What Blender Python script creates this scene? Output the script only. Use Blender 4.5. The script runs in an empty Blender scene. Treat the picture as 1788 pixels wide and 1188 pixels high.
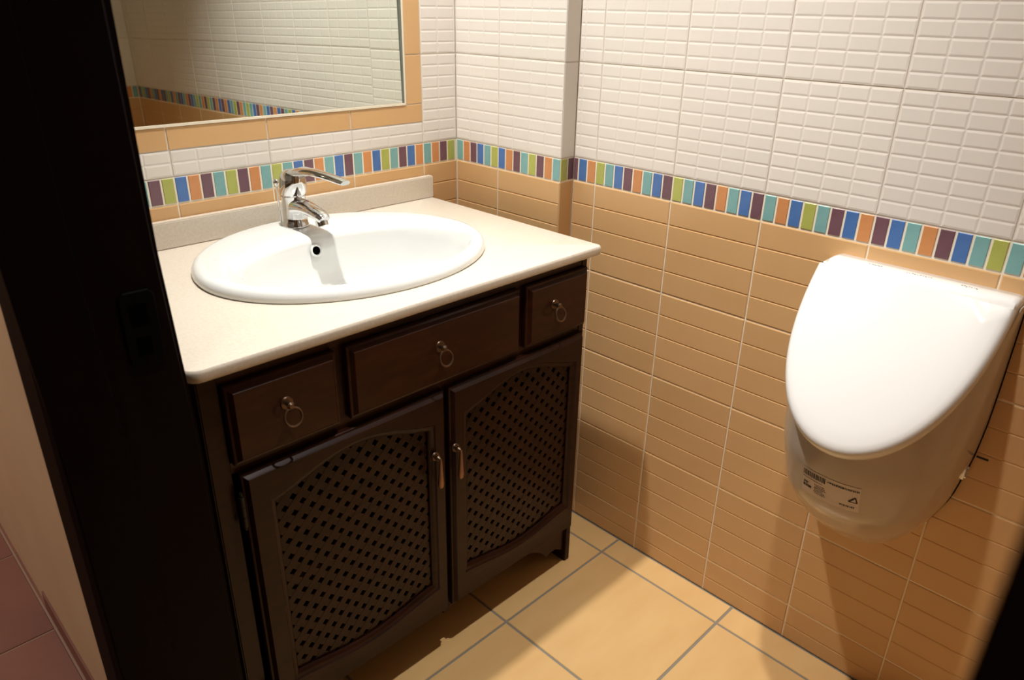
import bpy, bmesh, math, random
from mathutils import Vector, Matrix
random.seed(7)
D = bpy.data
scene = bpy.context.scene
col = scene.collection

# ------------------------------------------------------------------ camera
R = ((0.7095773649, -0.7043942535, 0.0181300517),      # right
     (-0.2788224400, -0.3043180114, -0.9108504789),    # down
     (0.6471151444, 0.6412638174, -0.4123380971))      # forward
cam_d = D.cameras.new('camera')
cam = D.objects.new('camera', cam_d)
col.objects.link(cam)
m = Matrix.Identity(4)
for i in range(3):
    m[i][0] = R[0][i]
    m[i][1] = -R[1][i]
    m[i][2] = -R[2][i]
m.translation = Vector((-1.29096, -1.44490, 1.25006))
cam.matrix_world = m
cam_d.sensor_width = 36.0
cam_d.lens = 26.128
cam_d.clip_start = 0.01
cam_d.dof.use_dof = True
cam_d.dof.focus_distance = 1.45
cam_d.dof.aperture_fstop = 5.6
scene.camera = cam

# ------------------------------------------------------------------ world, exposure
w = D.worlds.new('world')
scene.world = w
w.use_nodes = True
w.node_tree.nodes['Background'].inputs[0].default_value = (0.02, 0.018, 0.016, 1)
w.node_tree.nodes['Background'].inputs[1].default_value = 0.5
vs = scene.view_settings
vs.view_transform = 'Standard'
vs.look = 'None'
vs.exposure = -0.08
vs.gamma = 1.0
vs.use_curve_mapping = False

# ------------------------------------------------------------------ lamps (two recessed downlights, one unseen fill added for the hall)
LIGHT_Z = 2.385
def lamp(name, loc, power, radius, color):
    ld = D.lights.new(name, 'AREA')
    ld.shape = 'DISK'
    ld.size = radius * 2
    ld.energy = power
    ld.color = color
    o = D.objects.new(name, ld)
    o.location = loc
    col.objects.link(o)
    return o
WARM = (1.0, 0.97, 0.925)
DOWNLIGHTS = [(-0.56, -0.35, 134.0, 99, 13), (-0.53, -1.00, 94.0, 72, 0)]
for lx, ly, pw, cone, tilt in DOWNLIGHTS:      # the first spot is swivelled a little towards the corner
    sd = D.lights.new('downlight_lamp', 'SPOT')
    sd.energy, sd.color = pw, WARM
    sd.spot_size, sd.spot_blend = math.radians(cone), 1.0
    sd.shadow_soft_size = 0.026
    so = D.objects.new('downlight_lamp', sd)
    so.location = (lx, ly, LIGHT_Z)
    so.rotation_euler = (0, -math.radians(tilt), 0)
    col.objects.link(so)
lamp('hall_fill', (-1.75, 0.55, 2.36), 17.0, 0.10, (1.0, 0.88, 0.78))  # added fill with no fixture, brightens the hall beyond the doorway

# ------------------------------------------------------------------ materials
def lin(h):
    c = [int(h[i:i + 2], 16) / 255 for i in (0, 2, 4)]
    return tuple(x / 12.92 if x <= 0.04045 else ((x + 0.055) / 1.055) ** 2.4 for x in c) + (1.0,)

def mat(name, color, rough=0.4, metal=0.0, spec=0.5, coat=0.0, var=None, scale=8.0, bump=0.0, bscale=80.0, stretch=(1, 1, 1), objvar=0.0, detail=4.0):
    mt = D.materials.new(name)
    mt.use_nodes = True
    nt = mt.node_tree
    b = nt.nodes['Principled BSDF']
    c = lin(color) if isinstance(color, str) else color
    b.inputs['Base Color'].default_value = c
    b.inputs['Roughness'].default_value = rough
    b.inputs['Metallic'].default_value = metal
    b.inputs['Specular IOR Level'].default_value = spec
    b.inputs['Coat Weight'].default_value = coat
    b.inputs['Coat Roughness'].default_value = 0.08
    tc = nt.nodes.new('ShaderNodeTexCoord')
    mp = nt.nodes.new('ShaderNodeMapping')
    mp.inputs['Scale'].default_value = stretch
    nt.links.new(tc.outputs['Object'], mp.inputs['Vector'])
    src = None
    if var:
        n = nt.nodes.new('ShaderNodeTexNoise')
        n.inputs['Scale'].default_value = scale
        n.inputs['Detail'].default_value = detail
        nt.links.new(mp.outputs['Vector'], n.inputs['Vector'])
        rp = nt.nodes.new('ShaderNodeValToRGB')
        rp.color_ramp.elements[0].position = 0.3
        rp.color_ramp.elements[1].position = 0.7
        rp.color_ramp.elements[0].color = c
        rp.color_ramp.elements[1].color = lin(var)
        nt.links.new(n.outputs['Fac'], rp.inputs['Fac'])
        src = rp.outputs['Color']
    if objvar:
        oi = nt.nodes.new('ShaderNodeObjectInfo')
        mr = nt.nodes.new('ShaderNodeMapRange')
        mr.inputs['To Min'].default_value = 1 - objvar
        mr.inputs['To Max'].default_value = 1 + objvar
        nt.links.new(oi.outputs['Random'], mr.inputs['Value'])
        hs = nt.nodes.new('ShaderNodeHueSaturation')
        hs.inputs['Color'].default_value = c
        nt.links.new(mr.outputs['Result'], hs.inputs['Value'])
        if src:
            nt.links.new(src, hs.inputs['Color'])
        src = hs.outputs['Color']
    if src:
        nt.links.new(src, b.inputs['Base Color'])
    if bump:
        n2 = nt.nodes.new('ShaderNodeTexNoise')
        n2.inputs['Scale'].default_value = bscale
        n2.inputs['Detail'].default_value = 3
        nt.links.new(mp.outputs['Vector'], n2.inputs['Vector'])
        bp = nt.nodes.new('ShaderNodeBump')
        bp.inputs['Strength'].default_value = bump
        bp.inputs['Distance'].default_value = 0.002
        nt.links.new(n2.outputs['Fac'], bp.inputs['Height'])
        nt.links.new(bp.outputs['Normal'], b.inputs['Normal'])
    return mt

M = {}
M['white_tile'] = mat('white_glazed_tile', 'E6DFD6', 0.22, spec=0.4, objvar=0.02)
M['yellow_tile'] = mat('ochre_glazed_tile', 'D7AD7A', 0.28, spec=0.4, objvar=0.03, var='D2A774', scale=6)
M['grout'] = mat('cream_grout', 'F0E6D2', 0.8)
_nt = M['grout'].node_tree          # cream between the ochre tiles, greyer between the white ones higher up
_g = _nt.nodes.new('ShaderNodeNewGeometry')
_sx = _nt.nodes.new('ShaderNodeSeparateXYZ')
_cm = _nt.nodes.new('ShaderNodeMath')
_cm.operation = 'GREATER_THAN'
_cm.inputs[1].default_value = 0.939
_rp = _nt.nodes.new('ShaderNodeValToRGB')
_rp.color_ramp.elements[0].color = lin('F0E6D2')
_rp.color_ramp.elements[1].color = lin('D6CCBE')
_nt.links.new(_g.outputs['Position'], _sx.inputs[0])
_nt.links.new(_sx.outputs['Z'], _cm.inputs[0])
_nt.links.new(_cm.outputs[0], _rp.inputs['Fac'])
_nt.links.new(_rp.outputs['Color'], _nt.nodes['Principled BSDF'].inputs['Base Color'])
M['mos'] = {'t': mat('teal_mosaic', '7AACAC', 0.3, var='84B4B2', scale=40, objvar=0.05),
            'g': mat('green_mosaic', 'AEB45A', 0.3, var='B6BA64', scale=40, objvar=0.05),
            'b': mat('blue_mosaic', '4A72B0', 0.3, var='547CB8', scale=40, objvar=0.05),
            'p': mat('plum_mosaic', '70505A', 0.3, var='7A5862', scale=40, objvar=0.05),
            'o': mat('orange_mosaic', 'D28E58', 0.3, var='D89662', scale=40, objvar=0.05)}
M['floor_tile'] = mat('ochre_floor_tile', 'E2BC82', 0.30, spec=0.4, var='DAB076', scale=5, stretch=(1.0, 3.0, 1), objvar=0.02, bump=0.03, bscale=25)
M['floor_grout'] = mat('grey_grout', '8A8478', 0.85)
M['terracotta'] = mat('terracotta_tile', '8C6258', 0.55, var='80554E', scale=5, objvar=0.05)
M['hall_grout'] = mat('hall_grout', 'A08A7C', 0.85)
M['plaster'] = mat('cream_plaster', 'D8C4A8', 0.8, var='D2BCA0', scale=5, bump=0.15, bscale=60)
M['ceiling'] = mat('white_ceiling', 'CFC8BC', 0.85)
M['wood'] = mat('dark_walnut', '2E140A', 0.40, spec=0.14, coat=0.10, var='200D06', scale=14, stretch=(1.0, 1.0, 9.0), bump=0.06, bscale=60)
M['wood_h'] = mat('dark_walnut_cross_grain', '3A1B0E', 0.38, spec=0.16, coat=0.14, var='2A1208', scale=10, stretch=(1.5, 8.0, 9.0), bump=0.06, bscale=60)
M['frame_wood'] = mat('near_black_walnut', '100503', 0.6, spec=0.06, var='0B0302', scale=8, stretch=(6.0, 6.0, 0.6))
M['stone'] = mat('cream_stone', 'D8CEBF', 0.28, spec=0.45, var='CFC3B2', scale=220, detail=2)
M['ceramic'] = mat('white_vitreous_china', 'E2E3E0', 0.10, spec=0.5, coat=0.4)
M['chrome'] = mat('chrome', 'D8D8D8', 0.07, metal=1.0)
M['bronze'] = mat('aged_bronze', '6E5A48', 0.35, metal=0.9)
M['copper'] = mat('copper_brown_drop', '8E6B52', 0.38, metal=0.7)
M['hinge'] = mat('dark_hinge_metal', '1C1613', 0.45, metal=0.5)
M['black_metal'] = mat('black_metal', '040405', 0.6, spec=0.06)
M['black'] = mat('black_void', '020202', 0.9, spec=0.02)
M['mirror'] = mat('mirror_silvering', 'E4EAE2', 0.0, metal=1.0)
M['caulk'] = mat('cream_caulk', 'EFE4CC', 0.5)
M['lid'] = mat('white_lid_plastic', 'E6E4E0', 0.16, spec=0.5, coat=0.3)
M['label'] = mat('clear_label_film', 'D3C6BE', 0.3)
M['ink'] = mat('black_ink', '14110F', 0.6)
M['greyink'] = mat('grey_ink', '8E8B89', 0.6)
M['screw'] = mat('bright_screw', 'E8E8E8', 0.2, metal=0.8)
M['pen'] = mat('dark_green_pen', '10201A', 0.7)
M['emit'] = D.materials.new('lamp_glow')
M['emit'].use_nodes = True
_b = M['emit'].node_tree.nodes['Principled BSDF']
_b.inputs['Emission Color'].default_value = (1, .85, .65, 1)
_b.inputs['Emission Strength'].default_value = 8

# ------------------------------------------------------------------ helpers
def link(o, parent=None):
    col.objects.link(o)
    if parent is not None:
        o.parent = parent
    return o

def mesh(name, verts, faces, m_=None, smooth=False):
    me = D.meshes.new(name)
    me.from_pydata([tuple(v) for v in verts], [], faces)
    me.update()
    if m_:
        me.materials.append(m_)
    if smooth:
        for p in me.polygons:
            p.use_smooth = True
    return me

def obj(name, me, parent=None, loc=(0, 0, 0), rot=(0, 0, 0)):
    o = D.objects.new(name, me)
    o.location = loc
    o.rotation_euler = rot
    return link(o, parent)

def empty(name, loc=(0, 0, 0)):
    o = D.objects.new(name, None)
    o.location = loc
    o.empty_display_size = 0.05
    return link(o)

def tag(o, label, cat, group=None, kind=None):
    o['label'] = label
    o['category'] = cat
    if group:
        o['group'] = group
    if kind:
        o['kind'] = kind
    return o

class MB:
    """collects geometry, built as one mesh"""
    def __init__(s):
        s.v = []
        s.f = []
    def add(s, vs_, fs):
        k = len(s.v)
        s.v += [tuple(v) for v in vs_]
        s.f += [tuple(i + k for i in f) for f in fs]
        return s
    def box(s, x0, x1, y0, y1, z0, z1):
        return s.add([(x0, y0, z0), (x1, y0, z0), (x1, y1, z0), (x0, y1, z0), (x0, y0, z1), (x1, y0, z1), (x1, y1, z1), (x0, y1, z1)],
                     [(0, 3, 2, 1), (4, 5, 6, 7), (0, 1, 5, 4), (1, 2, 6, 5), (2, 3, 7, 6), (3, 0, 4, 7)])
    def loft(s, rings, cap0=True, cap1=True, closed=True):
        n = len(rings[0])
        vs_ = [p for r in rings for p in r]
        fs = []
        for i in range(len(rings) - 1):
            for j in range(n if closed else n - 1):
                a, b = i * n + j, i * n + (j + 1) % n
                fs.append((a, b, b + n, a + n))
        if cap0:
            fs.append(tuple(range(n))[::-1])
        if cap1:
            fs.append(tuple(range((len(rings) - 1) * n, len(rings) * n)))
        return s.add(vs_, fs)
    def tube(s, pts, rad, n=10, caps=True):
        pts = [Vector(p) for p in pts]
        rad = rad if isinstance(rad, (list, tuple)) else [rad] * len(pts)
        rings = []
        up = None
        for i, p in enumerate(pts):
            t = (pts[min(i + 1, len(pts) - 1)] - pts[max(i - 1, 0)]).normalized()
            if up is None:
                up = Vector((0, 0, 1)) if abs(t.z) < 0.9 else Vector((1, 0, 0))
            a = t.cross(up).normalized()
            b = a.cross(t).normalized()
            up = b
            rings.append([p + (a * math.cos(2 * math.pi * k / n) + b * math.sin(2 * math.pi * k / n)) * rad[i] for k in range(n)])
        return s.loft(rings, caps, caps)
    def torus(s, c, nrm, r1, r2, n1=20, n2=8):
        c = Vector(c)
        nrm = Vector(nrm).normalized()
        a = nrm.orthogonal().normalized()
        b = nrm.cross(a)
        rings = []
        for i in range(n1):
            d = a * math.cos(2 * math.pi * i / n1) + b * math.sin(2 * math.pi * i / n1)
            rings.append([c + d * (r1 + r2 * math.cos(2 * math.pi * j / n2)) + nrm * (r2 * math.sin(2 * math.pi * j / n2)) for j in range(n2)])
        rings.append(rings[0])
        return s.loft(rings, False, False)
    def disc(s, c, nrm, r, h, n=20):
        c = Vector(c)
        nrm = Vector(nrm).normalized()
        return s.tube([c, c + nrm * h], r, n)
    def build(s, name, m_, parent=None, smooth=False, loc=(0, 0, 0), bevel=0.0, angle=40):
        me = mesh(name, s.v, s.f, m_)
        bm = bmesh.new()
        bm.from_mesh(me)
        bmesh.ops.remove_doubles(bm, verts=bm.verts, dist=1e-6)
        bmesh.ops.recalc_face_normals(bm, faces=bm.faces)
        if bevel:
            bmesh.ops.bevel(bm, geom=[e for e in bm.edges if len(e.link_faces) == 2 and e.calc_face_angle(0) > 0.7], offset=bevel, segments=2, affect='EDGES', clamp_overlap=True)
        bm.to_mesh(me)
        bm.free()
        if smooth:
            for p in me.polygons:
                p.use_smooth = True
            me.set_sharp_from_angle(angle=math.radians(angle))
        return obj(name, me, parent, loc)

# ------------------------------------------------------------------ tiles
GAP = 0.0012
TOP, GRT, BACK = 0.0, 0.0012, 0.008   # depths below the visible tile face
_cache = {}
def tile_mesh(kind, a, b, c, d, pu, pv, inset, m_):
    VAL = 0.0006 if 'white' in kind else 0.0010
    """embossed tile clipped to [a,b]x[c,d] of its own 20 cm square; origin at (a,c); face towards -y"""
    key = (kind, round(a, 4), round(b, 4), round(c, 4), round(d, 4))
    if key in _cache:
        return _cache[key]
    mb = MB()
    x0, x1, z0, z1 = GAP, b - a - GAP, GAP, d - c - GAP
    def cuts(lo, hi, p):
        o = [lo]
        k = math.floor(lo / p + 1e-6) + 1
        while k * p < hi - 0.004:
            if k * p > lo + 0.004:
                o.append(k * p)
            k += 1
        return o + [hi]
    us, zs = cuts(a, b, pu), cuts(c, d, pv)
    F = [(0, 1, 5, 4), (1, 2, 6, 5), (2, 3, 7, 6), (3, 0, 4, 7), (4, 5, 6, 7)]
    for i in range(len(us) - 1):
        for j in range(len(zs) - 1):
            l, r = max(us[i] - a, x0), min(us[i + 1] - a, x1)
            bt, tp = max(zs[j] - c, z0), min(zs[j + 1] - c, z1)
            iu = min(inset, (r - l) * 0.3)
            iv = min(inset, (tp - bt) * 0.3)
            mb.add([(l, VAL, bt), (r, VAL, bt), (r, VAL, tp), (l, VAL, tp),
                    (l + iu, TOP, bt + iv), (r - iu, TOP, bt + iv), (r - iu, TOP, tp - iv), (l + iu, TOP, tp - iv)], F)
    mb.add([(x0, VAL, z0), (x1, VAL, z0), (x1, VAL, z1), (x0, VAL, z1), (x0, BACK, z0), (x1, BACK, z0), (x1, BACK, z1), (x0, BACK, z1)],
           [(1, 0, 4, 5), (2, 1, 5, 6), (3, 2, 6, 7), (0, 3, 7, 4), (4, 7, 6, 5)])
    me = mesh(kind, mb.v, mb.f, m_)
    _cache[key] = me
    return me

def mosaic_mesh(c_, wd, h):
    key = ('mos', c_, round(wd, 4), round(h, 4))
    if key not in _cache:
        x0, x1, z0, z1, e = 0.0, wd, 0.0, h, 0.0007
        F = [(0, 1, 5, 4), (1, 2, 6, 5), (2, 3, 7, 6), (3, 0, 4, 7), (4, 5, 6, 7), (1, 0, 8, 9), (2, 1, 9, 10), (3, 2, 10, 11), (0, 3, 11, 8)]
        V = [(x0, e, z0), (x1, e, z0), (x1, e, z1), (x0, e, z1), (x0 + e, 0, z0 + e), (x1 - e, 0, z0 + e), (x1 - e, 0, z1 - e), (x0 + e, 0, z1 - e),
             (x0, BACK, z0), (x1, BACK, z0), (x1, BACK, z1), (x0, BACK, z1)]
        _cache[key] = mesh('mosaic_tile', V, F, M['mos'][c_])
    return _cache[key]

Z_MB, Z_MT = 0.8884, 0.9403            # mosaic band bottom / top
CEIL = 2.40
class Wall:
    """a tiled wall face: origin at floor, u runs along the wall, tiles look along the wall's normal"""
    def __init__(s, parent, origin, rz):
        s.p, s.o, s.rz = parent, Vector(origin), rz
        s.du = Vector((math.cos(rz), math.sin(rz), 0))
    def put(s, name, me, u, z):
        return obj(name, me, s.p, s.o + s.du * u + Vector((0, 0, z)), (0, 0, s.rz))
    def field(s, kind, u0, u1, z0, z1, ju, jz, holes=()):
        pu, pv, ins, mm = (0.05, 0.025, 0.0034, M['white_tile']) if kind == 'white_tile' else ((0.2, 0.05, 0.0022, M['yellow_tile']) if kind == 'yellow_tile' else (0.4, 0.4, 0.001, M['yellow_tile']))
        k0 = math.floor((u0 - ju) / 0.2 + 1e-6)
        k1 = math.ceil((u1 - ju) / 0.2 - 1e-6)
        r0 = math.floor((z0 - jz) / 0.2 + 1e-6)
        r1 = math.ceil((z1 - jz) / 0.2 - 1e-6)
        for k in range(k0, k1):
            for r in range(r0, r1):
                bu, bz = ju + 0.2 * k, jz + 0.2 * r
                a, b = max(u0, bu), min(u1, bu + 0.2)
                c, d = max(z0, bz), min(z1, bz + 0.2)
                if b - a < 0.006 or d - c < 0.006:
                    continue
                s.put(kind, tile_mesh(kind, a - bu, b - bu, c - bz, d - bz, pu, pv, ins, mm), a, c)
    def band(s, u0, u1, ju, seqs):
        """seqs: dict tile index -> 8 letters"""
        keys = 'gtbpotbp', 'tobgtpbo', 'pbtopbtg', 'boptgpot'
        k = math.floor((u0 - ju) / 0.2 + 1e-6)
        while ju + 0.2 * k < u1 - 0.002:
            sq = seqs.get(k, keys[k % 4])
            for i in range(8):
                a = ju + 0.2 * k + 0.025 * i + 0.0019
                b = a + 0.0212
                a2, b2 = max(a, u0 + 0.0005), min(b, u1 - 0.0005)
                if b2 - a2 < 0.003:
                    continue
                s.put('mosaic_tile', mosaic_mesh(sq[i], b2 - a2, Z_MT - Z_MB - 0.005), a2, Z_MB + 0.0028)
            k += 1

def slab(name, boxes, m_, label, cat='wall'):
    mb = MB()
    for b in boxes:
        mb.box(*b)
    o = mb.build(name, m_)
    return tag(o, label, cat, kind='structure')

XL, YF = -1.0, -2.25       # left wall inner face, front wall inner face
XC = -0.0445               # pilaster face
YP = -0.3504
JY, JX, JP = 0.4138, -0.1498, 0.1498

# back wall (mirror wall)
wall_back = slab('wall_back', [(XL, -0.955, GRT, 0.12, 0, CEIL), (-0.199, 0.0, GRT, 0.12, 0, CEIL), (-0.955, -0.199, GRT, 0.12, 0, 1.032), (-0.955, -0.199, GRT, 0.12, 1.804, CEIL), (-0.955, -0.199, 0.03, 0.12, 1.032, 1.804)], M['grout'], 'tiled wall behind the washbasin with mirror and colourful mosaic band')
wb = Wall(wall_back, (XL, 0, 0), 0)
U = lambda x: x - XL
MX0, MX1, MZ0, MZ1 = -0.95, -0.2035, 1.0365, 1.80      # mirror glass
FW = 0.046                                             # tile frame width
FX0, FX1, FZ0, FZ1 = MX0 - 0.005 - FW, -0.1498, 0.9893, MZ1 + 0.005 + FW
wb.field('yellow_tile', U(XL), U(XC), 0, Z_MB, U(JX), Z_MB)
wb.band(U(XL), U(XC), U(JX), {0: 'topgbtop', -1: 'tobgtpbo', -2: 'gtbpotbp', -3: 'boptgpot', -4: 'bptobtpg', -5: 'gtbpotbp'})
wb.field('white_tile', U(XL), U(FX1), Z_MT, FZ0, U(JX), Z_MT)
wb.field('white_tile', U(FX1), U(XC), Z_MT, CEIL, U(JX), Z_MT)
wb.field('white_tile', U(XL), U(FX1), FZ1, CEIL, U(JX), Z_MT)
# plain ochre tile strips framing the mirror
def strip(w_, x0, x1, z0, z1):
    w_.put('frame_tile', tile_mesh('frame_tile', 0, x1 - x0, 0, z1 - z0, 2, 2, 0.0008, M['yellow_tile']), U(x0), z0)
xs = [FX1, -0.3505, -0.5495, -0.7510, -0.9505, FX0]
for i in range(len(xs) - 1):
    if xs[i] - xs[i + 1] > 0.01:
        strip(wb, xs[i + 1], xs[i], FZ0, FZ0 + 0.0425)
        strip(wb, xs[i + 1], xs[i], FZ1 - 0.0425, FZ1)
zz = [FZ0 + 0.0425, 1.1403, 1.3403, 1.5403, 1.7403, FZ1 - 0.0425]
for i in range(len(zz) - 1):
    strip(wb, FX1 - FW, FX1, zz[i], zz[i + 1])
    strip(wb, FX0, FX0 + FW, zz[i], zz[i + 1])

# pilaster boxed into the corner
wall_pilaster = slab('wall_pilaster', [(XC + GRT, 0.0, YP + GRT, 0.0, 0, CEIL)], M['grout'], 'narrow tiled boxed-out pilaster in the corner right of the washbasin')
wp = Wall(wall_pilaster, (XC, 0, 0), -math.pi / 2)
LP = -YP
wp.field('yellow_tile', 0, LP, 0, Z_MB, JP, Z_MB)
wp.band(0, LP, JP, {-1: 'bgtopbtg', 0: 'boptgpot'})
wp.field('white_tile', 0, LP, Z_MT, CEIL, JP, Z_MT)
wq = Wall(wall_pilaster, (XC, YP, 0), 0)
for z0, z1, kd in ((0, Z_MB, 'yellow_tile'), (Z_MT, CEIL, 'white_tile')):
    k = math.floor((z0 - (Z_MB if kd == 'yellow_tile' else Z_MT)) / 0.2 + 1e-6)
    zb = Z_MB if kd == 'yellow_tile' else Z_MT
    while zb + 0.2 * k < z1 - 0.005:
        c, d = max(z0, zb + 0.2 * k), min(z1, zb + 0.2 * k + 0.2)
        wq.put(kd, tile_mesh('plain_' + kd, 0, -XC, 0, d - c, 2, 2, 0.001, M[kd]), 0, c)
        k += 1
wq.band(0.0, -XC, 0.0, {0: 'gpbotgbp'})

# right wall (urinal wall)
wall_right = slab('wall_right', [(GRT, 0.12, YF - 0.12, 0.12, 0, CEIL)], M['grout'], 'long tiled wall on the right carrying the urinal')
wr = Wall(wall_right, (0, 0, 0), -math.pi / 2)
SEQ = {-1: 'tgotgpbo', 0: 'gtbpotbp', 1: 'gtbpotbp', 2: 'tobgtpbo', 3: 'pbtopbtg', 4: 'topgtbop', 5: 'boptgpot', 6: 'gtbpotbp', 7: 'tobgtpbo', 8: 'pbtopbtg', 9: 'boptgpot'}
wr.field('yellow_tile', LP, -YF, 0, Z_MB, JY, Z_MB)
wr.band(LP, -YF, JY, SEQ)
wr.field('white_tile', LP, -YF, Z_MT, CEIL, JY, Z_MT)

# front wall, seen only in the mirror
wall_front = slab('wall_front', [(-1.135, 0.12, YF - 0.12, YF - GRT, 0, CEIL)], M['grout'], 'tiled end wall opposite the mirror, seen only as a reflection')
wf = Wall(wall_front, (0, YF, 0), math.pi)
wf.field('yellow_tile', 0, 1.0, 0, Z_MB, 0, Z_MB)
wf.band(0, 1.0, 0, {0: 'tobgtpbo'})
wf.field('white_tile', 0, 1.0, Z_MT, CEIL, 0, Z_MT)

# left wall with the doorway
YD0, YD1, ZD = -0.600, -1.434, 2.04      # door opening
XH = -1.118                              # hall-side plaster face
wall_left = slab('wall_left', [(XH, XL - GRT, YD0 + 0.02, 1.6, 0, CEIL), (XH, XL - GRT, YF - 0.6, YD1 - 0.02, 0, CEIL), (XH, XL - GRT, YD1 - 0.02, YD0 + 0.02, ZD + 0.02, CEIL)],
                 M['plaster'], 'cream plastered wall beside the dark doorway, edge-on at the left')
for a, b in ((YD1 - 0.09, YF), (0.0, YD0 + 0.09)):
    wl = Wall(wall_left, (XL, b, 0), math.pi / 2)
    L_ = a - b
    wl.field('yellow_tile', 0, L_, 0, Z_MB, 0, Z_MB) if L_ > 0 else None
    if L_ > 0:
        wl.band(0, L_, 0, {})
        wl.field('white_tile', 0, L_, Z_MT, CEIL, 0, Z_MT)
wl = Wall(wall_left, (XL, YD0 + 0.09, 0), math.pi / 2)
L_ = -(YD0 + 0.09)
wl.field('yellow_tile', 0, L_, 0, Z_MB, 0, Z_MB)
wl.band(0, L_, 0, {})
wl.field('white_tile', 0, L_, Z_MT, CEIL, 0, Z_MT)

# floors
def floor_tile_mesh(name, wx, wy, m_, g):
    key = (name, round(wx, 3), round(wy, 3))
    if key not in _cache:
        e = 0.0012
        x0, x1, y0, y1 = g, wx - g, g, wy - g
        V = [(x0, y0, -0.008), (x1, y0, -0.008), (x1, y1, -0.008), (x0, y1, -0.008), (x0, y0, -e), (x1, y0, -e), (x1, y1, -e), (x0, y1, -e),
             (x0 + e, y0 + e, 0), (x1 - e, y0 + e, 0), (x1 - e, y1 - e, 0), (x0 + e, y1 - e, 0)]
        F = [(0, 1, 5, 4), (1, 2, 6, 5), (2, 3, 7, 6), (3, 0, 4, 7), (4, 5, 9, 8), (5, 6, 10, 9), (6, 7, 11, 10), (7, 4, 8, 11), (8, 9, 10, 11), (3, 2, 1, 0)]
        _cache[key] = mesh(name, V, F, m_)
    return _cache[key]
def tiled_floor(parent, x0, x1, y0, y1, jx, jy, px, py, m_, g, name):
    for i in range(math.floor((x0 - jx) / px), math.ceil((x1 - jx) / px)):
        for j in range(math.floor((y0 - jy) / py), math.ceil((y1 - jy) / py)):
            a, b = max(x0, jx + px * i), min(x1, jx + px * i + px)
            c, d = max(y0, jy + py * j), min(y1, jy + py * j + py)
            if b - a > 0.01 and d - c > 0.01:
                obj(name, floor_tile_mesh(name, b - a, d - c, m_, g), parent, (a, c, 0))
floor = slab('floor', [(-1.06, GRT + 0.01, YF - 0.01, 0.01, -0.06, -0.002)], M['floor_grout'], 'ochre tiled bathroom floor with grey joints', 'floor')
tiled_floor(floor, -1.06, -0.0005, YF, 0.0, -0.0710, -0.5680, 0.3360, 0.3268, M['floor_tile'], 0.0027, 'floor_tile')
floor_hall = slab('floor_hall', [(-2.5, -1.06, YF - 0.6, 1.6, -0.06, -0.002)], M['hall_grout'], 'terracotta tiled hall floor outside the doorway', 'floor')
tiled_floor(floor_hall, -2.5, -1.06, YF - 0.6, 1.6, -1.125, 0.093, 0.327, 0.327, M['terracotta'], 0.0022, 'floor_tile')
ceiling = slab('ceiling', [(-2.5, 0.12, YF - 0.6, 1.6, CEIL, CEIL + 0.06)], M['ceiling'], 'plain white ceiling above the bathroom and hall', 'ceiling')
slab('wall_hall', [(-2.6, -2.5, YF - 0.6, 1.6, 0, CEIL)], M['plaster'], 'cream plaster wall on the far side of the hall', 'wall')
slab('wall_hall_end', [(-2.5, XH, 1.6, 1.7, 0, CEIL), (-2.5, XH, YF - 0.7, YF - 0.6, 0, CEIL)], M['plaster'], 'cream plaster end walls of the hall', 'wall')
bb = MB().box(XH - 0.004, XH, YD0 + 0.12, 0.17, 0, 0.05)
tag(bb.build('baseboard_hall', M['terracotta'], bevel=0.001), 'low terracotta skirting at the foot of the cream hall wall', 'baseboard', kind='structure')

# ------------------------------------------------------------------ door frame
door = empty('door_1', (-1.07, YD0, 0))
tag(door, 'near-black wooden door frame around the doorway in the foreground', 'door frame', kind='structure')
def dpart(name, mb, m_, parent=door, **k):
    o = mb.build(name, m_, None, **k)
    o.parent = parent
    o.matrix_parent_inverse = parent.matrix_world.inverted() if parent is not door else Matrix.Translation(-door.location)
    return o
XA, XB, XS = -1.146, -0.994, -1.079     # jamb from hall edge to bathroom edge, stop step
for sgn, y in ((1, YD0), (-1, YD1)):
    mb = MB()
    prof = [(XA, y), (XS - 0.002, y), (XS, y + sgn * 0.004), (XB - 0.006, y + sgn * 0.004), (XB - 0.003, y + sgn * 0.008), (XB, y + sgn * 0.008), (XB, y + sgn * 0.03), (XA, y + sgn * 0.03)]
    lean = -0.013 if sgn > 0 else 0.0          # the frame is a little out of plumb
    mb.loft([[(a, b, 0.0) for a, b in prof], [(a, b, 0.74) for a, b in prof], [(a + lean * 0.75, b, 1.0) for a, b in prof], [(a + lean, b, 1.25) for a, b in prof], [(a + lean, b, ZD + 0.03) for a, b in prof]])
    dpart('jamb', mb, M['frame_wood'])
    yy = sorted((y + sgn * 0.001, y + sgn * 0.090))
    prof = [(XA - 0.003, yy[0]), (XA - 0.006, yy[0] + 0.010), (XA - 0.006, yy[1] - 0.010), (XA - 0.003, yy[1]), (XH + 0.0, yy[1]), (XH + 0.0, yy[0])]
    if sgn < 0:
        prof = [(XA - 0.016, yy[0]), (XA - 0.020, yy[0] + 0.012), (XA - 0.020, yy[1] - 0.010), (XA - 0.016, yy[1] - 0.001), (XH, yy[1]), (XH, yy[0])]
    mb = MB().loft([[(a, b, 0.0) for a, b in prof], [(a, b, ZD + 0.09) for a, b in prof]])
    dpart('architrave', mb, M['frame_wood'])
    yy = sorted((y + sgn * 0.012, y + sgn * 0.085))
    mb = MB().box(XL - 0.012, XL - 0.001, yy[0], yy[1], 0, ZD + 0.08)
    dpart('architrave', mb, M['frame_wood'], bevel=0.003)
dpart('head', MB().box(XA, XB, YD1, YD0, ZD, ZD + 0.03), M['frame_wood'])
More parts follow.
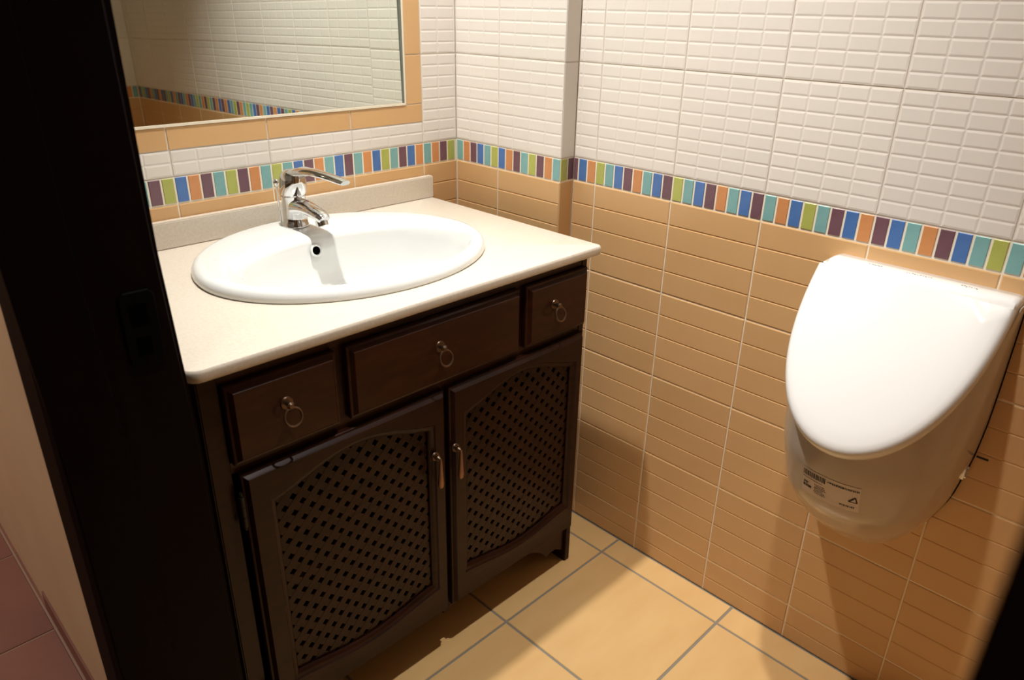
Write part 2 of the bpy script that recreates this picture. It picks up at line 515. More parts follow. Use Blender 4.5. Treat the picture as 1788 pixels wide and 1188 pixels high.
dpart('architrave', MB().box(XA - 0.006, XH, YD1 - 0.09, YD0 + 0.09, ZD + 0.008, ZD + 0.092), M['frame_wood'], bevel=0.004)
# strike plate with latch pocket
sp = MB()
yq = YD0 + 0.004
ring = lambda hx, hz, y: [(-1.0375 + hx * sx, y, 0.9035 + hz * sz) for sx, sz in ((-1, -0.86), (-0.7, -1), (0.7, -1), (1, -0.86), (1, 0.86), (0.7, 1), (-0.7, 1), (-1, 0.86))]
sp.loft([ring(0.0195, 0.046, yq), ring(0.0195, 0.046, yq - 0.0025), ring(0.0185, 0.045, yq - 0.0035)])
strike = dpart('strike_plate', sp, M['black_metal'])
strike['label'] = 'black metal strike plate'
def spart(name, mb, m_):
    o = mb.build(name, m_, strike)
    o.matrix_parent_inverse = Matrix.Identity(4)
    return o
spart('latch_pocket', MB().box(-1.048, -1.029, yq - 0.0042, yq - 0.003, 0.908, 0.934), M['black'])
spart('latch_pocket', MB().box(-1.046, -1.030, yq - 0.0042, yq - 0.003, 0.872, 0.894), M['black'])
for z in (0.942, 0.865):
    spart('screw', MB().disc((-1.0375, yq - 0.003, z), (0, -1, 0), 0.0035, 0.0018, 10), M['black_metal'])

# ------------------------------------------------------------------ mirror
TILT = math.radians(0.72)
yt = (MZ1 - MZ0) * math.tan(TILT)
mir = MB().loft([[(MX0, 0.0005, MZ0), (MX1, 0.0005, MZ0), (MX1, 0.0045, MZ0), (MX0, 0.0045, MZ0)],
                 [(MX0, 0.0005 + yt, MZ1), (MX1, 0.0005 + yt, MZ1), (MX1, 0.0045 + yt, MZ1), (MX0, 0.0045 + yt, MZ1)]]).build('mirror', M['mirror'])
tag(mir, 'frameless wall mirror set inside a border of ochre tiles above the washbasin', 'mirror')
cb = MB()
for b in ((MX0 - 0.0055, MX1 + 0.0045, -0.0015, 0.004, MZ0 - 0.005, MZ0 - 0.0002), (MX0 - 0.0055, MX1 + 0.0045, -0.0015, 0.004, MZ1 + 0.0002, MZ1 + 0.005),
          (MX1 + 0.0012, MX1 + 0.0055, -0.0015, 0.004, MZ0 - 0.0002, MZ1), (MX0 - 0.0055, MX0 - 0.0002, -0.0015, 0.004, MZ0 - 0.0002, MZ1)):
    cb.box(*b)
ck = cb.build('caulk_bead', M['caulk'], mir)
ck['label'] = 'cream caulk line around the glass'
ed = MB().box(MX1 - 0.0032, MX1 + 0.0012, -0.0009, 0.004, MZ0, MZ1).build('glass_edge', mat('grey_glass_edge', '6E7268', 0.3), mir)
ed['label'] = 'grey-green glass edge'

# ------------------------------------------------------------------ vanity cabinet
CX0, CX1, YFACE = -0.966, -0.149, -0.527
cab = empty('vanity_cabinet', (-0.557, -0.27, 0))
tag(cab, 'dark walnut vanity cabinet with lattice doors and ring-pull drawers under the countertop', 'cabinet')
CI = Matrix.Translation(-cab.location)
def cpart(name, mb, m_, **k):
    o = mb.build(name, m_, cab, **k)
    o.matrix_parent_inverse = CI
    return o
def csub(name, mb, m_, parent, **k):
    o = mb.build(name, m_, parent, **k)
    return o
DZ0, DZ1 = 0.114, 0.6205
cpart('side_panel', MB().box(CX1 - 0.018, CX1, YFACE, -0.02, 0.0, 0.7893), M['wood'], bevel=0.002)
cpart('side_panel', MB().box(CX0, CX0 + 0.030, YFACE, -0.02, 0.0, 0.7893), M['wood'], bevel=0.002)
cpart('bottom_panel', MB().box(CX0 + 0.030, CX1 - 0.018, -0.505, -0.02, 0.095, 0.113), M['wood'])
cpart('back_panel', MB().box(CX0 + 0.030, CX1 - 0.018, -0.03, -0.02, 0.113, 0.78), M['wood'])
cpart('shelf', MB().box(CX0 + 0.030, CX1 - 0.018, -0.50, -0.03, 0.34, 0.358), M['wood'])
rl = MB().box(CX0 + 0.030, CX1 - 0.018, YFACE + 0.001, -0.50, 0.766, 0.7893)
cpart('top_rail', rl, M['wood_h'])
cpart('middle_rail', MB().box(CX0 + 0.030, CX1 - 0.018, YFACE + 0.001, -0.50, 0.6205, 0.6385), M['wood_h'])
cpart('centre_stile', MB().box(-0.5490, -0.5315, YFACE + 0.002, -0.50, 0.09, 0.6205), M['wood'])
for a, b in ((-0.7575, -0.7370), (-0.3570, -0.3390)):
    cpart('drawer_stile', MB().box(a, b, YFACE + 0.001, -0.50, 0.6385, 0.766), M['wood'])
# scalloped apron between the two legs
ax0, ax1 = CX0 + 0.030, CX1 - 0.018
half = [(0.0, 0.030), (0.012, 0.040), (0.028, 0.0495), (0.044, 0.0500), (0.054, 0.046), (0.059, 0.0445), (0.066, 0.052), (0.078, 0.066), (0.094, 0.078), (0.112, 0.087), (0.130, 0.0925)]
low = [(ax0 + a, z) for a, z in half] + [(ax1 - a, z) for a, z in half[::-1]]
ap = MB()
rings = []
for y in (-0.520, -0.504):
    rings.append([(x, y, z) for x, z in low] + [(x, y, 0.116) for x, z in low[::-1]])
n_ = len(low)
ap.v += rings[0] + rings[1]
N2 = 2 * n_
for i in range(n_ - 1):
    ap.f.append((i, i + 1, N2 - 2 - i, N2 - 1 - i))
    ap.f.append(tuple(N2 + q for q in (i, N2 - 1 - i, N2 - 2 - i, i + 1)))
    ap.f.append((i + 1, i, N2 + i, N2 + i + 1))
cpart('apron', ap, M['wood_h'])

def raised(x0, x1, z0, z1, mb=None):
    """slab front with a stepped, chamfered edge"""
    mb = mb or MB()
    r = lambda i, y: [(x0 + i, y, z0 + i), (x1 - i, y, z0 + i), (x1 - i, y, z1 - i), (x0 + i, y, z1 - i)]
    mb.loft([r(0, YFACE), r(0, -0.5360), r(0.0010, -0.5375), r(0.0045, -0.5385), r(0.0085, -0.5440), r(0.0100, -0.5455)])
    return mb
def ring_pull(parent, x, z):
    hb = MB()
    hb.tube([(x, -0.5455, z), (x, -0.5475, z)], [0.0105, 0.0095], 16)
    hb.tube([(x, -0.547, z), (x, -0.553, z), (x, -0.558, z), (x, -0.561, z)], [0.0035, 0.0040, 0.0062, 0.0035], 12)
    a = csub('handle_boss', hb, M['bronze'], parent, smooth=True)
    rb = MB().torus((x, -0.5615, z - 0.0165), (0.05, -1, 0.30), 0.0140, 0.0019, 28, 8)
    b = csub('ring_handle', rb, M['bronze'], parent, smooth=True)
    for o in (a, b):
        o['label'] = 'aged bronze ring pull'
for (x0, x1, hx) in ((-0.9340, -0.7570, -0.8480), (-0.7375, -0.3565, -0.5580), (-0.3395, -0.1605, -0.2650)):
    d = cpart('drawer', raised(x0, x1, 0.6385, 0.7645), M['wood_h'])
    cpbox = None
    ring_pull(d, hx, 0.7130)

def clip(poly, f):
    out = []
    for i in range(len(poly)):
        a, b = poly[i], poly[(i + 1) % len(poly)]
        fa, fb = f(a), f(b)
        if fa >= 0:
            out.append(a)
        if (fa >= 0) != (fb >= 0):
            t = fa / (fa - fb)
            out.append((a[0] + (b[0] - a[0]) * t, a[1] + (b[1] - a[1]) * t))
    return out

def cab_door(x0, x1, ox0, ox1, hinge_x, pull_x, pull_z, h0):
    zb_side, zb_mid, zt_side, zt_mid = 0.1965, 0.1765, 0.5510, 0.5885
    NX = 20
    def opening(e):
        """closed outline of the arched opening grown by e"""
        pts = []
        a, b = ox0 - e, ox1 + e
        for i in range(NX + 1):                       # bottom, left to right
            t = i / NX
            s = math.sin(math.pi * t) ** 1.5
            pts.append((a + (b - a) * t, zb_side + (zb_mid - zb_side) * s - e))
        for i in range(1, NX + 1):                    # top, right to left
            t = i / NX
            s = math.sin(math.pi * t) ** 1.35
            pts.append((b + (a - b) * t, zt_side + (zt_mid - zt_side) * s + e))
        # insert the first top point
        pts.insert(NX + 1, (b, zt_side + e))
        return pts
    def rect(i_):
        a, b, c, d = x0 + i_, x1 - i_, DZ0 + i_, DZ1 - i_
        pts = [(a + (b - a) * i / NX, c) for i in range(NX + 1)]
        pts += [(b, d)] + [(b + (a - b) * i / NX, d) for i in range(1, NX + 1)]
        return pts
    at = lambda pts, y: [(p[0], y, p[1]) for p in pts]
    rings = [at(rect(0), YFACE), at(rect(0), -0.5360), at(rect(0.0010), -0.5375), at(rect(0.0040), -0.5385), at(rect(0.0075), -0.5440), at(rect(0.0090), -0.5455),
             at(opening(0.0120), -0.5455), at(opening(0.0095), -0.5425), at(opening(0.0060), -0.5418), at(opening(0.0020), -0.5395), at(opening(0.0), -0.5370), at(opening(0.0), -0.5350),
             at(rect(0.012), -0.5350), at(rect(0.012), YFACE), at(rect(0), YFACE)]
    mb = MB().loft(rings, False, False)
    d = cpart('door', mb, M['wood'], smooth=True, angle=25)
    d['label'] = 'lattice door with arched opening'
    # diagonal lattice strips in two layers
    q = 0.02215
    wd = 0.0126
    bx0, bx1, bz0, bz1 = ox0 - 0.008, ox1 + 0.008, zb_mid - 0.008, zt_mid + 0.008
    cuts = [lambda p: p[0] - bx0, lambda p: bx1 - p[0], lambda p: p[1] - bz0, lambda p: bz1 - p[1]]
    r2 = math.sqrt(0.5)
    for sg, ya, yb in ((1, -0.5335, -0.5296), (-1, -0.5331, -0.5292)):
        # strips run along (1, sg); their offset is measured along (sg... perpendicular)
        nx, nz = (-sg * r2, r2)
        c0 = h0[0] * nx + h0[1] * nz + q / 2
        k = -60
        while k < 60:
            c = c0 + k * q
            k += 1
            poly = []
            for s_, t_ in ((-1, -2), (-1, 2), (1, 2), (1, -2)):
                cc = c + s_ * wd / 2
                poly.append((cc * nx + t_ * r2, cc * nz + t_ * sg * r2))
            for f in cuts:
                if poly:
                    poly = clip(poly, f)
            if len(poly) < 3:
                continue
            ar = abs(sum(poly[i][0] * poly[(i + 1) % len(poly)][1] - poly[(i + 1) % len(poly)][0] * poly[i][1] for i in range(len(poly)))) / 2
            if ar < 2.5e-4:
                continue
            sm = MB().loft([[(p[0], ya, p[1]) for p in poly], [(p[0], yb, p[1]) for p in poly]])
            csub('lattice_slat', sm, M['wood'], d)
    # hanging drop pull
    hb = MB().tube([(pull_x, -0.5455, pull_z), (pull_x, -0.5480, pull_z)], [0.0090, 0.0080], 14)
    hb.tube([(pull_x, -0.547, pull_z), (pull_x, -0.556, pull_z), (pull_x, -0.561, pull_z)], [0.0035, 0.0060, 0.0030], 12)
    a = csub('handle_boss', hb, M['bronze'], d, smooth=True)
    pb = MB().tube([(pull_x, -0.5615, pull_z + 0.002), (pull_x, -0.5620, pull_z - 0.008), (pull_x, -0.5615, pull_z - 0.020), (pull_x, -0.5610, pull_z - 0.040), (pull_x, -0.5605, pull_z - 0.053), (pull_x, -0.5605, pull_z - 0.059), (pull_x, -0.5605, pull_z - 0.062)],
                   [0.0022, 0.0030, 0.0036, 0.0052, 0.0062, 0.0050, 0.0016], 12)
    b = csub('drop_handle', pb, M['copper'], d, smooth=True)
    b['label'] = 'copper-brown drop pull'
    for z in (0.165, 0.560) if hinge_x is not None else ():
        hg = MB()
        for k in range(3):
            hg.tube([(hinge_x, -0.5400, z - 0.027 + 0.018 * k), (hinge_x, -0.5400, z - 0.010 + 0.018 * k)], 0.0048, 10)
        hg.tube([(hinge_x, -0.5400, z - 0.033), (hinge_x, -0.5400, z + 0.033)], 0.0026, 8)
        csub('hinge', hg, M['hinge'], d, smooth=True)
cab_door(-0.9295, -0.5455, -0.8810, -0.5850, -0.9335, -0.5760, 0.4985, (-0.8660, 0.5262))
cab_door(-0.5350, -0.1630, -0.4930, -0.1990, None, -0.5275, 0.4965, (-0.4816, 0.3541))

# ------------------------------------------------------------------ basin outline
BX, BY, BA, BBF, BBB = -0.555, -0.280, 0.2815, 0.2195, 0.252
def basin_ring(da, n=96):
    out = []
    for i in range(n):
        t = 2 * math.pi * i / n
        b = BBB if math.sin(t) > 0 else BBF
        out.append(Vector((BX + (BA + da) * math.cos(t), BY + (b + da) * math.sin(t), 0)))
    return out
def bowl_ring(s, n=96):
    return [Vector((-0.548 + 0.232 * s * math.cos(2 * math.pi * i / n), -0.315 + 0.148 * s * math.sin(2 * math.pi * i / n), 0)) for i in range(n)]

# countertop with bullnosed front and sides and an elliptical cut-out
CT, CB_ = 0.810, 0.7895
top = empty('countertop', (-0.56, -0.28, CT))
tag(top, 'cream stone countertop with rounded edge on the dark vanity cabinet', 'countertop')
TI = Matrix.Translation(-top.location)
def rrect(i_, n=96):
    """rounded rectangle in plan, inset by i_ at the free sides, sampled by direction from the basin centre"""
    x0, x1, y0, y1 = -0.984 + i_, -0.1365 - i_, -0.5560 + i_, -0.001
    pts = []
    rr = [(x1, y1, 0.001), (x0, y1, 0.001), (x0, y0, 0.022 - i_ * 0.8), (x1, y0, 0.012 - i_ * 0.8)]
    poly = []
    for k, (cx, cy, r) in enumerate(rr):
        r = max(r, 0.001)
        sx, sy = (1 if cx == x1 else -1), (1 if cy == y1 else -1)
        a0 = {(1, 1): 0, (-1, 1): 90, (-1, -1): 180, (1, -1): 270}[(sx, sy)]
        for j in range(9):
            a = math.radians(a0 + 90 * j / 8)
            poly.append((cx - sx * r + r * math.cos(a), cy - sy * r + r * math.sin(a)))
    return poly
edge = [rrect(0.006), rrect(0.0025), rrect(0.0008), rrect(0.0), rrect(0.0), rrect(0.0012), rrect(0.004), rrect(0.010)]
ez = [CT, CT - 0.0010, CT - 0.0030, CT - 0.0065, CT - 0.0135, CT - 0.0175, CT - 0.0200, CB_]
tb = bmesh.new()
def loop(pts, z):
    vsn = [tb.verts.new((p[0], p[1], z)) for p in pts]
    es = [tb.edges.new((vsn[i], vsn[(i + 1) % len(vsn)])) for i in range(len(vsn))]
    return vsn, es
loops = [loop(e, z) for e, z in zip(edge, ez)]
for (va, _), (vb, _) in zip(loops, loops[1:]):
    for i in range(len(va)):
        j = (i + 1) % len(va)
        tb.faces.new((va[i], va[j], vb[j], vb[i]))
hole = [basin_ring(-0.030), basin_ring(-0.030)]
h0_, e0_ = loop(hole[0], CT)
h1_, e1_ = loop(hole[1], CB_)
for i in range(len(h0_)):
    j = (i + 1) % len(h0_)
    tb.faces.new((h0_[i], h0_[j], h1_[j], h1_[i]))
bmesh.ops.triangle_fill(tb, edges=loops[0][1] + e0_, use_beauty=True)
bmesh.ops.triangle_fill(tb, edges=loops[-1][1] + e1_, use_beauty=True)
bmesh.ops.recalc_face_normals(tb, faces=tb.faces)
me = D.meshes.new('slab')
tb.to_mesh(me)
tb.free()
me.materials.append(M['stone'])
for p in me.polygons:
    p.use_smooth = True
me.set_sharp_from_angle(angle=math.radians(30))
o = obj('slab', me, top)
o.matrix_parent_inverse = TI
o = MB().box(-0.984, -0.1365, -0.0185, -0.001, CT, 0.8625).build('backsplash', M['stone'], top, bevel=0.002)
o.matrix_parent_inverse = TI

# washbasin
basin = empty('washbasin', (BX, BY, CT))
tag(basin, 'white oval ceramic washbasin dropped into the cream countertop', 'washbasin')
BI = Matrix.Translation(-basin.location)
Zc = lambda pts, z: [(p.x, p.y, z) for p in pts]
mix = lambda a, b, t: [p.lerp(q_, t) for p, q_ in zip(a, b)]
inner = bowl_ring(1.0)
r_in = basin_ring(-0.014)
rings = [Zc(basin_ring(-0.012), CT - 0.002), Zc(basin_ring(-0.001), CT + 0.0002), Zc(basin_ring(0.0008), CT + 0.004), Zc(basin_ring(0.0), CT + 0.010), Zc(basin_ring(-0.003), CT + 0.0155),
         Zc(basin_ring(-0.008), CT + 0.0190), Zc(r_in, CT + 0.0200), Zc(mix(r_in, inner, 0.35), CT + 0.0195), Zc(mix(r_in, inner, 0.70), CT + 0.0180), Zc(mix(r_in, inner, 0.90), CT + 0.0160),
         Zc(inner, CT + 0.0115), Zc(bowl_ring(0.980), CT + 0.003), Zc(bowl_ring(0.962), CT - 0.014), Zc(bowl_ring(0.930), CT - 0.045), Zc(bowl_ring(0.865), CT - 0.078), Zc(bowl_ring(0.74), CT - 0.101),
         Zc(bowl_ring(0.52), CT - 0.111), Zc(bowl_ring(0.32), CT - 0.121), Zc(bowl_ring(0.12), CT - 0.125)]
mb = MB().loft(rings, False, True)
bw = mb.build('bowl', M['ceramic'], basin, smooth=True, angle=60)
bw.matrix_parent_inverse = BI
def bpart(name, mb, m_, **k):
    o = mb.build(name, m_, basin, **k)
    o.matrix_parent_inverse = BI
    return o
on_ = Vector((0.0, -0.96, 0.28)).normalized()
oc = Vector((-0.5665, -0.1782, 0.7990))
bpart('overflow_ring', MB().torus(oc, on_, 0.0105, 0.0024, 24, 8), M['ceramic'], smooth=True)
bpart('overflow_hole', MB().disc(oc - on_ * 0.004, on_, 0.0095, 0.0046, 20), M['black'])
dr = MB().torus((-0.548, -0.315, CT - 0.1245), (0, 0, 1), 0.020, 0.003, 24, 8)
dr.disc((-0.548, -0.315, CT - 0.126), (0, 0, 1), 0.017, 0.004, 24)
o = bpart('drain', dr, M['chrome'], smooth=True)
o['label'] = 'chrome drain'

# tap
TX, TY, TZ = -0.555, -0.088, CT + 0.0195
tap = empty('tap', (TX, TY, TZ))
tag(tap, 'chrome single-lever mixer tap standing on the back rim of the white washbasin', 'tap')
def tpart(name, mb, m_=None, **k):
    o = mb.build(name, m_ or M['chrome'], tap, smooth=True, **k)
    return o
def sect(c, t, w_, h_, n=16, p=2.4):
    """superelliptic section at c, normal to t, in the y-z bending plane"""
    c, t = Vector(c), Vector(t).normalized()
    a = Vector((1, 0, 0))
    a = (a - t * a.dot(t)).normalized()
    b = t.cross(a)
    out = []
    for i in range(n):
        u = 2 * math.pi * i / n
        cu, su = math.cos(u), math.sin(u)
        out.append(c + a * (w_ * math.copysign(abs(cu) ** (2 / p), cu)) + b * (h_ * math.copysign(abs(su) ** (2 / p), su)))
    return out
mb = MB()
circ = lambda r, z, sy=1.0, dy=0.0, n=28: [(r * math.cos(2 * math.pi * i / n), dy + r * sy * math.sin(2 * math.pi * i / n), z) for i in range(n)]
mb.loft([circ(0.0265, 0), circ(0.0265, 0.004), circ(0.0248, 0.0065), circ(0.0238, 0.02), circ(0.0235, 0.045), circ(0.0242, 0.058), circ(0.0250, 0.062)])
path = [((0, -0.008, 0.040), (0, -1, -0.05), 0.0205, 0.0190), ((0, -0.030, 0.044), (0, -1, 0.0), 0.0195, 0.0150), ((0, -0.055, 0.045), (0, -1, -0.10), 0.0180, 0.0115),
        ((0, -0.077, 0.043), (0, -1, -0.22), 0.0165, 0.0100), ((0, -0.095, 0.040), (0, -1, -0.35), 0.0155, 0.0098), ((0, -0.106, 0.0365), (0, -1, -0.6), 0.0140, 0.0100), ((0, -0.1105, 0.033), (0, -1, -0.8), 0.0120, 0.0085)]
mb.loft([sect(*q_) for q_ in path])
tpart('body', mb, angle=35)
mb = MB().tube([(0, -0.099, 0.031), (0, -0.1035, 0.020)], [0.0120, 0.0118], 18)
tpart('aerator', mb, angle=35)
tpart('collar', MB().tube([(0, 0, 0.0612), (0, 0, 0.0662)], [0.0240, 0.0240], 24), angle=35)
mb = MB()
mb.loft([circ(0.0255, 0.0655), circ(0.0266, 0.072, 1.0, -0.002), circ(0.0266, 0.082, 1.04, -0.003), circ(0.0256, 0.095, 1.10, -0.004), circ(0.0222, 0.106, 1.14, -0.005), circ(0.0130, 0.1135, 1.2, -0.006), circ(0.001, 0.1155, 1.0, -0.006)])
th = math.radians(9)
rotv = lambda p: (p[0] * math.cos(th) - p[1] * math.sin(th), p[0] * math.sin(th) + p[1] * math.cos(th), p[2])
lv = [((0, 0.022, 0.078), (0, -0.6, 1), 0.0170, 0.004), ((0, 0.012, 0.094), (0, -1, 0.95), 0.0185, 0.0070), ((0, -0.008, 0.108), (0, -1, 0.42), 0.0180, 0.0075), ((0, -0.035, 0.1140), (0, -1, 0.12), 0.0190, 0.0090),
      ((0, -0.070, 0.1165), (0, -1, 0.0), 0.0165, 0.0060), ((0, -0.110, 0.1145), (0, -1, -0.08), 0.0150, 0.0052), ((0, -0.145, 0.1105), (0, -1, -0.14), 0.0138, 0.0050), ((0, -0.158, 0.1085), (0, -1, -0.2), 0.0115, 0.0042)]
mb.loft([[rotv(p) for p in sect(*q_)] for q_ in lv])
tpart('lever', mb, angle=35)
mb = MB().tube([(-0.010, 0.042, -0.002), (-0.011, 0.042, 0.030), (-0.012, 0.042, 0.076)], 0.0022, 8)
mb.tube([(-0.012, 0.042, 0.074), (-0.012, 0.042, 0.0775), (-0.012, 0.042, 0.082), (-0.012, 0.042, 0.0865), (-0.012, 0.042, 0.090)], [0.0020, 0.0048, 0.0064, 0.0048, 0.0010], 12)
tpart('pop_up_rod', mb, angle=50)

# ------------------------------------------------------------------ urinal
UY = -1.1066
uri = empty('urinal', (0, UY, 0.326))
tag(uri, 'white ceramic urinal with closed lid hung on the ochre tiled wall', 'urinal')
UI = Matrix.Translation(-uri.location)
def upart(name, mb, m_, parent=uri, **k):
    o = mb.build(name, m_, parent, **k)
    if parent is uri:
        o.matrix_parent_inverse = UI
    return o
ZS = [.330, .334, .340, .353, .377, .43, .487, .575, .64, .70, .80, .86]
WS = [.012, .022, .034, .052, .077, .110, .132, .146, .150, .151, .151, .151]
def interp(z):
    for i in range(len(ZS) - 1):
        if z <= ZS[i + 1]:
            t = max(0, (z - ZS[i]) / (ZS[i + 1] - ZS[i]))
            return WS[i] + (WS[i + 1] - WS[i]) * t
    return WS[-1]
def smooth_w(z):
    return sum(interp(z + dz) for dz in (-0.012, -0.006, 0, 0.006, 0.012)) / 5 if z > 0.36 else interp(z)
def body_pt(z, s, off=0.0):
    """s in -1..1 across the front, from the wall on the far side to the wall on the near side"""
    w_ = smooth_w(z)
    d_ = 0.244 * (w_ / .151) ** 1.50 - 0.012 * max(0, min(1, (z - 0.50) / 0.13))
    a = math.pi * (s + 1) / 2
    ca, sa = math.cos(a), math.sin(a)
    x = d_ * abs(sa) ** (2 / 2.2)
    y = w_ * math.copysign(abs(ca) ** (2 / 2.2), ca)
    return Vector((-x - off * sa, UY + y + off * ca, z))
LO = Vector((-0.057, UY, 0.856))
LA = math.radians(48.2)
LSd = Vector((-math.cos(LA), 0, -math.sin(LA)))
LN = Vector((-math.sin(LA), 0, math.cos(LA)))
NS, zl = 56, []
z = 0.330
while z < 0.862:
    zl.append(z)
    z += 0.004 if z < 0.36 else 0.010
mb = MB()
mb.loft([[body_pt(z, -1 + 2 * i / NS) for i in range(NS + 1)] for z in zl])
me = mesh('bowl', mb.v, mb.f, mat('shade_darkened_glaze', 'BDB0A0', 0.14, spec=0.5, coat=0.3))  # glaze darkened so its colour carries the shade below the lid
bm = bmesh.new()
bm.from_mesh(me)
bmesh.ops.remove_doubles(bm, verts=bm.verts, dist=1e-6)
bmesh.ops.bisect_plane(bm, geom=bm.verts[:] + bm.edges[:] + bm.faces[:], plane_co=LO - LN * 0.022, plane_no=LN, clear_outer=True)
bmesh.ops.contextual_create(bm, geom=[e for e in bm.edges if e.is_boundary])
bmesh.ops.recalc_face_normals(bm, faces=bm.faces)
bm.to_mesh(me)
bm.free()
for p in me.polygons:
    p.use_smooth = True
me.set_sharp_from_angle(angle=math.radians(50))
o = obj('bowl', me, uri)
o['label'] = 'glazed bowl, colour darkened for the shade under the lid'
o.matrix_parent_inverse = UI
# black strip painting the gap shadow where the bowl meets the tiles
gk = MB()
for sgn in (-1, 1):
    gz = [0.40 + 0.02 * i for i in range(23)]
    gk.loft([[(x_, UY + sgn * (smooth_w(z) + a_), z) for x_, a_ in ((-0.004, -0.004), (-0.004, 0.0012), (0.0005, 0.0012), (0.0005, -0.004))] for z in gz])
g_ = upart('gap_shadow_strip', gk, M['black'])
g_['label'] = 'black strip for the shadowed gap against the wall'
# lid: rounded U-shaped slab with a softly domed top
LL, LW = 0.301, 0.149
def lid_ring(sc, n, e=0.0):
    out = []
    K = 40
    us = [1 - (1 - i / K) ** 2 for i in range(K + 1)]
    side = [(u, LW * max(0, 1 - u ** 2.3) ** (1 / 2.06)) for u in us]
    pts = [(u * LL, w_) for u, w_ in side] + [(u * LL, -w_) for u, w_ in side[::-1][1:]]
    cx = LL * 0.42
    for a, b in pts:
        a2 = cx + (a - cx) * sc if a > 0.004 else a + e
        b2 = b * sc
        out.append(LO + LSd * a2 + Vector((0, b2, 0)) + LN * n)
    return out
mb = MB()
mb.loft([lid_ring(0.93, -0.0215), lid_ring(0.965, -0.0215), lid_ring(0.990, -0.0195), lid_ring(1.0, -0.0140), lid_ring(1.0, -0.0075), lid_ring(0.992, -0.0015), lid_ring(0.975, 0.0035, 0.001), lid_ring(0.945, 0.0068, 0.002), lid_ring(0.90, 0.0088, 0.003),
         lid_ring(0.78, 0.0108, 0.004), lid_ring(0.55, 0.0125, 0.004), lid_ring(0.25, 0.0135, 0.004)])
upart('lid', mb, M['lid'], smooth=True, angle=70)
# hinge cover ledge against the wall
def ledge(y, sc=1.0):
    pr = [(-0.0005, 0.822), (-0.0005, 0.8600), (-0.006, 0.8655), (-0.030, 0.8675), (-0.050, 0.8665), (-0.0570, 0.8620), (-0.062, 0.8500), (-0.060, 0.826)]
    c = (-0.03, 0.843)
    return [(c[0] + (a - c[0]) * (sc if a < -0.001 else 1), y, c[1] + (b - c[1]) * sc) for a, b in pr]
mb = MB().loft([ledge(UY + 0.1370, 0.75), ledge(UY + 0.1340, 0.94), ledge(UY + 0.128), ledge(UY - 0.138), ledge(UY - 0.1445, 0.94), ledge(UY - 0.1475, 0.75)])
hc = upart('hinge_cover', mb, M['lid'], smooth=True, angle=45)
# small grey printed marks on the ledge (illegible in the photograph: built as strokes)
def marks(y0, y1, n, seed):
    rnd = random.Random(seed)
    mk = MB()
    for i in range(n):
        y = y0 + (y1 - y0) * (i + 0.5) / n
        x = -0.0345 + rnd.uniform(-0.002, 0.002)
        l = rnd.uniform(0.3, 0.8) * abs(y1 - y0) / n
        mk.box(x - rnd.uniform(0.0008, 0.0022), x + 0.0006, y - l / 2, y + l / 2, 0.8660, 0.86775)
    return mk
for (a, b, n, sd) in ((-1.032, -1.054, 7, 3), (-1.091, -1.131, 10, 4), (-1.172, -1.196, 7, 5)):
    k_ = upart('printed_mark', marks(a, b, n, sd), M['greyink'], hc)
    k_['label'] = 'tiny grey printed mark'
# product sticker with a barcode
def patch(z0, z1, y0, y1, off, nz=3, ny=10):
    """thin sheet following the bowl between two heights, from lateral y0 to y1 (metres from the centre line)"""
    def s_of(y, z):
        w_ = smooth_w(z)
        ca = math.copysign(min(1, abs(y) / w_) ** 1.1, y)
        return 2 * math.acos(ca) / math.pi - 1
    vs_, fs = [], []
    for o_ in (off - 0.0004, off):
        for i in range(nz + 1):
            zq = z0 + (z1 - z0) * i / nz
            for j in range(ny + 1):
                yq_ = y0 + (y1 - y0) * j / ny
                vs_.append(body_pt(zq, s_of(yq_, zq), o_))
    n1 = ny + 1
    B_ = (nz + 1) * n1
    for i in range(nz):
        for j in range(ny):
            a = i * n1 + j
            fs.append((B_ + a, B_ + a + 1, B_ + a + n1 + 1, B_ + a + n1))
            fs.append((a, a + n1, a + n1 + 1, a + 1))
    return vs_, fs
st = upart('sticker', MB().add(*patch(0.5130, 0.5660, 0.046, -0.048, 0.0007, 6, 24)), M['label'], smooth=True)
st['label'] = 'clear product sticker'
rb = random.Random(11)
bc = MB()
y = 0.044
while y > 0.006:
    wbar = rb.choice([0.0007, 0.0010, 0.0016])
    bc.add(*patch(0.5510, 0.5625, y, y - wbar, 0.0012, 1, 1))
    y -= wbar + rb.choice([0.0007, 0.0011, 0.0014])
b_ = upart('barcode', bc, M['ink'], st)
b_['label'] = 'black barcode'
pr = MB()
def textline(z, h, ya, yb, sd, dens=0.75):
    r_ = random.Random(sd)
    y = ya
    while y > yb:
        wl_ = r_.uniform(0.0008, 0.0020)
        zz_ = r_.uniform(0, h * 0.25)
        pr.add(*patch(z + zz_, z + h, y, y - wl_, 0.0012, 1, 1))
        y -= wl_ + r_.uniform(0.0004, 0.0012)
textline(0.5555, 0.0042, 0.001, -0.047, 1)
textline(0.5455, 0.0016, 0.044, 0.010, 2)
for i in range(6):
    textline(0.5390 - 0.0036 * i, 0.0016, 0.023 - 0.001 * (i % 2), 0.008 - 0.002 * (i % 3), 20 + i)
textline(0.5195, 0.0034, -0.020, -0.041, 40)
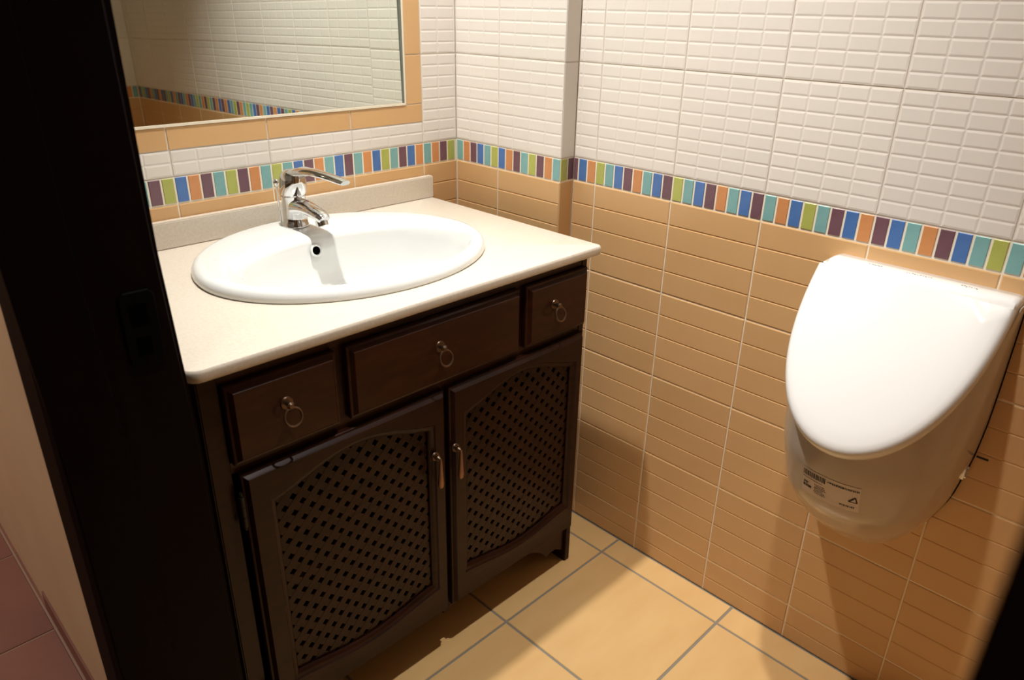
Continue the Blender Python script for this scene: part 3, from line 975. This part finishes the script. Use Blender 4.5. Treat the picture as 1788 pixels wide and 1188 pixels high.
textline(0.5250, 0.0060, 0.043, 0.028, 41)
textline(0.5330, 0.0050, 0.042, 0.034, 42)
# recycling triangle
def stroke(p, q_, w_=0.0012, n=6):
    for i in range(n):
        a, b = i / n, (i + 1) / n
        y0_, z0_ = p[0] + (q_[0] - p[0]) * a, p[1] + (q_[1] - p[1]) * a
        y1_, z1_ = p[0] + (q_[0] - p[0]) * b, p[1] + (q_[1] - p[1]) * b
        pr.add(*patch(min(z0_, z1_) - w_ * .5, max(z0_, z1_) + w_ * .5, max(y0_, y1_) + w_ * .5, min(y0_, y1_) - w_ * .5, 0.0012, 1, 1))
stroke((-0.0330, 0.5330), (-0.0450, 0.5330))
stroke((-0.0450, 0.5330), (-0.0420, 0.5440))
stroke((-0.0420, 0.5440), (-0.0330, 0.5330))
p_ = upart('printed_text', pr, M['ink'], st)
p_['label'] = 'small black print and recycling triangle'
# fixing bracket with bright screws at the near side, pen cross on the wall
fb = MB().box(-0.022, -0.0005, UY - 0.1440, UY - 0.1395, 0.540, 0.562)
fbo = upart('fixing_bracket', fb, M['screw'], bevel=0.001)
for dx, dz in ((-0.006, 0.557), (-0.011, 0.551), (-0.016, 0.545)):
    upart('screw', MB().disc((dx, UY - 0.1440, dz), (0, -1, 0), 0.0032, 0.0025, 10), M['screw'], fbo)
pm = MB().box(-0.0008, 0.0015, -1.2735, -1.2560, 0.5782, 0.5815)
pm = pm.build('pen_mark', M['pen'], wall_right)
pm['label'] = 'dark green marking cross'

# ------------------------------------------------------------------ recessed downlights in the ceiling
for i, (lx, ly, *_) in enumerate(DOWNLIGHTS):
    dl = empty('downlight', (lx, ly, CEIL))
    tag(dl, ('round recessed ceiling downlight above the washbasin', 'round recessed ceiling downlight in front of the vanity cabinet')[i], 'downlight', 'recessed downlights in the ceiling')
    MB().torus((0, 0, -0.002), (0, 0, 1), 0.042, 0.006, 32, 8).build('trim_ring', M['chrome'], dl, smooth=True)
    MB().disc((0, 0, -0.0045), (0, 0, 1), 0.034, 0.004, 24).build('lens', M['emit'], dl)
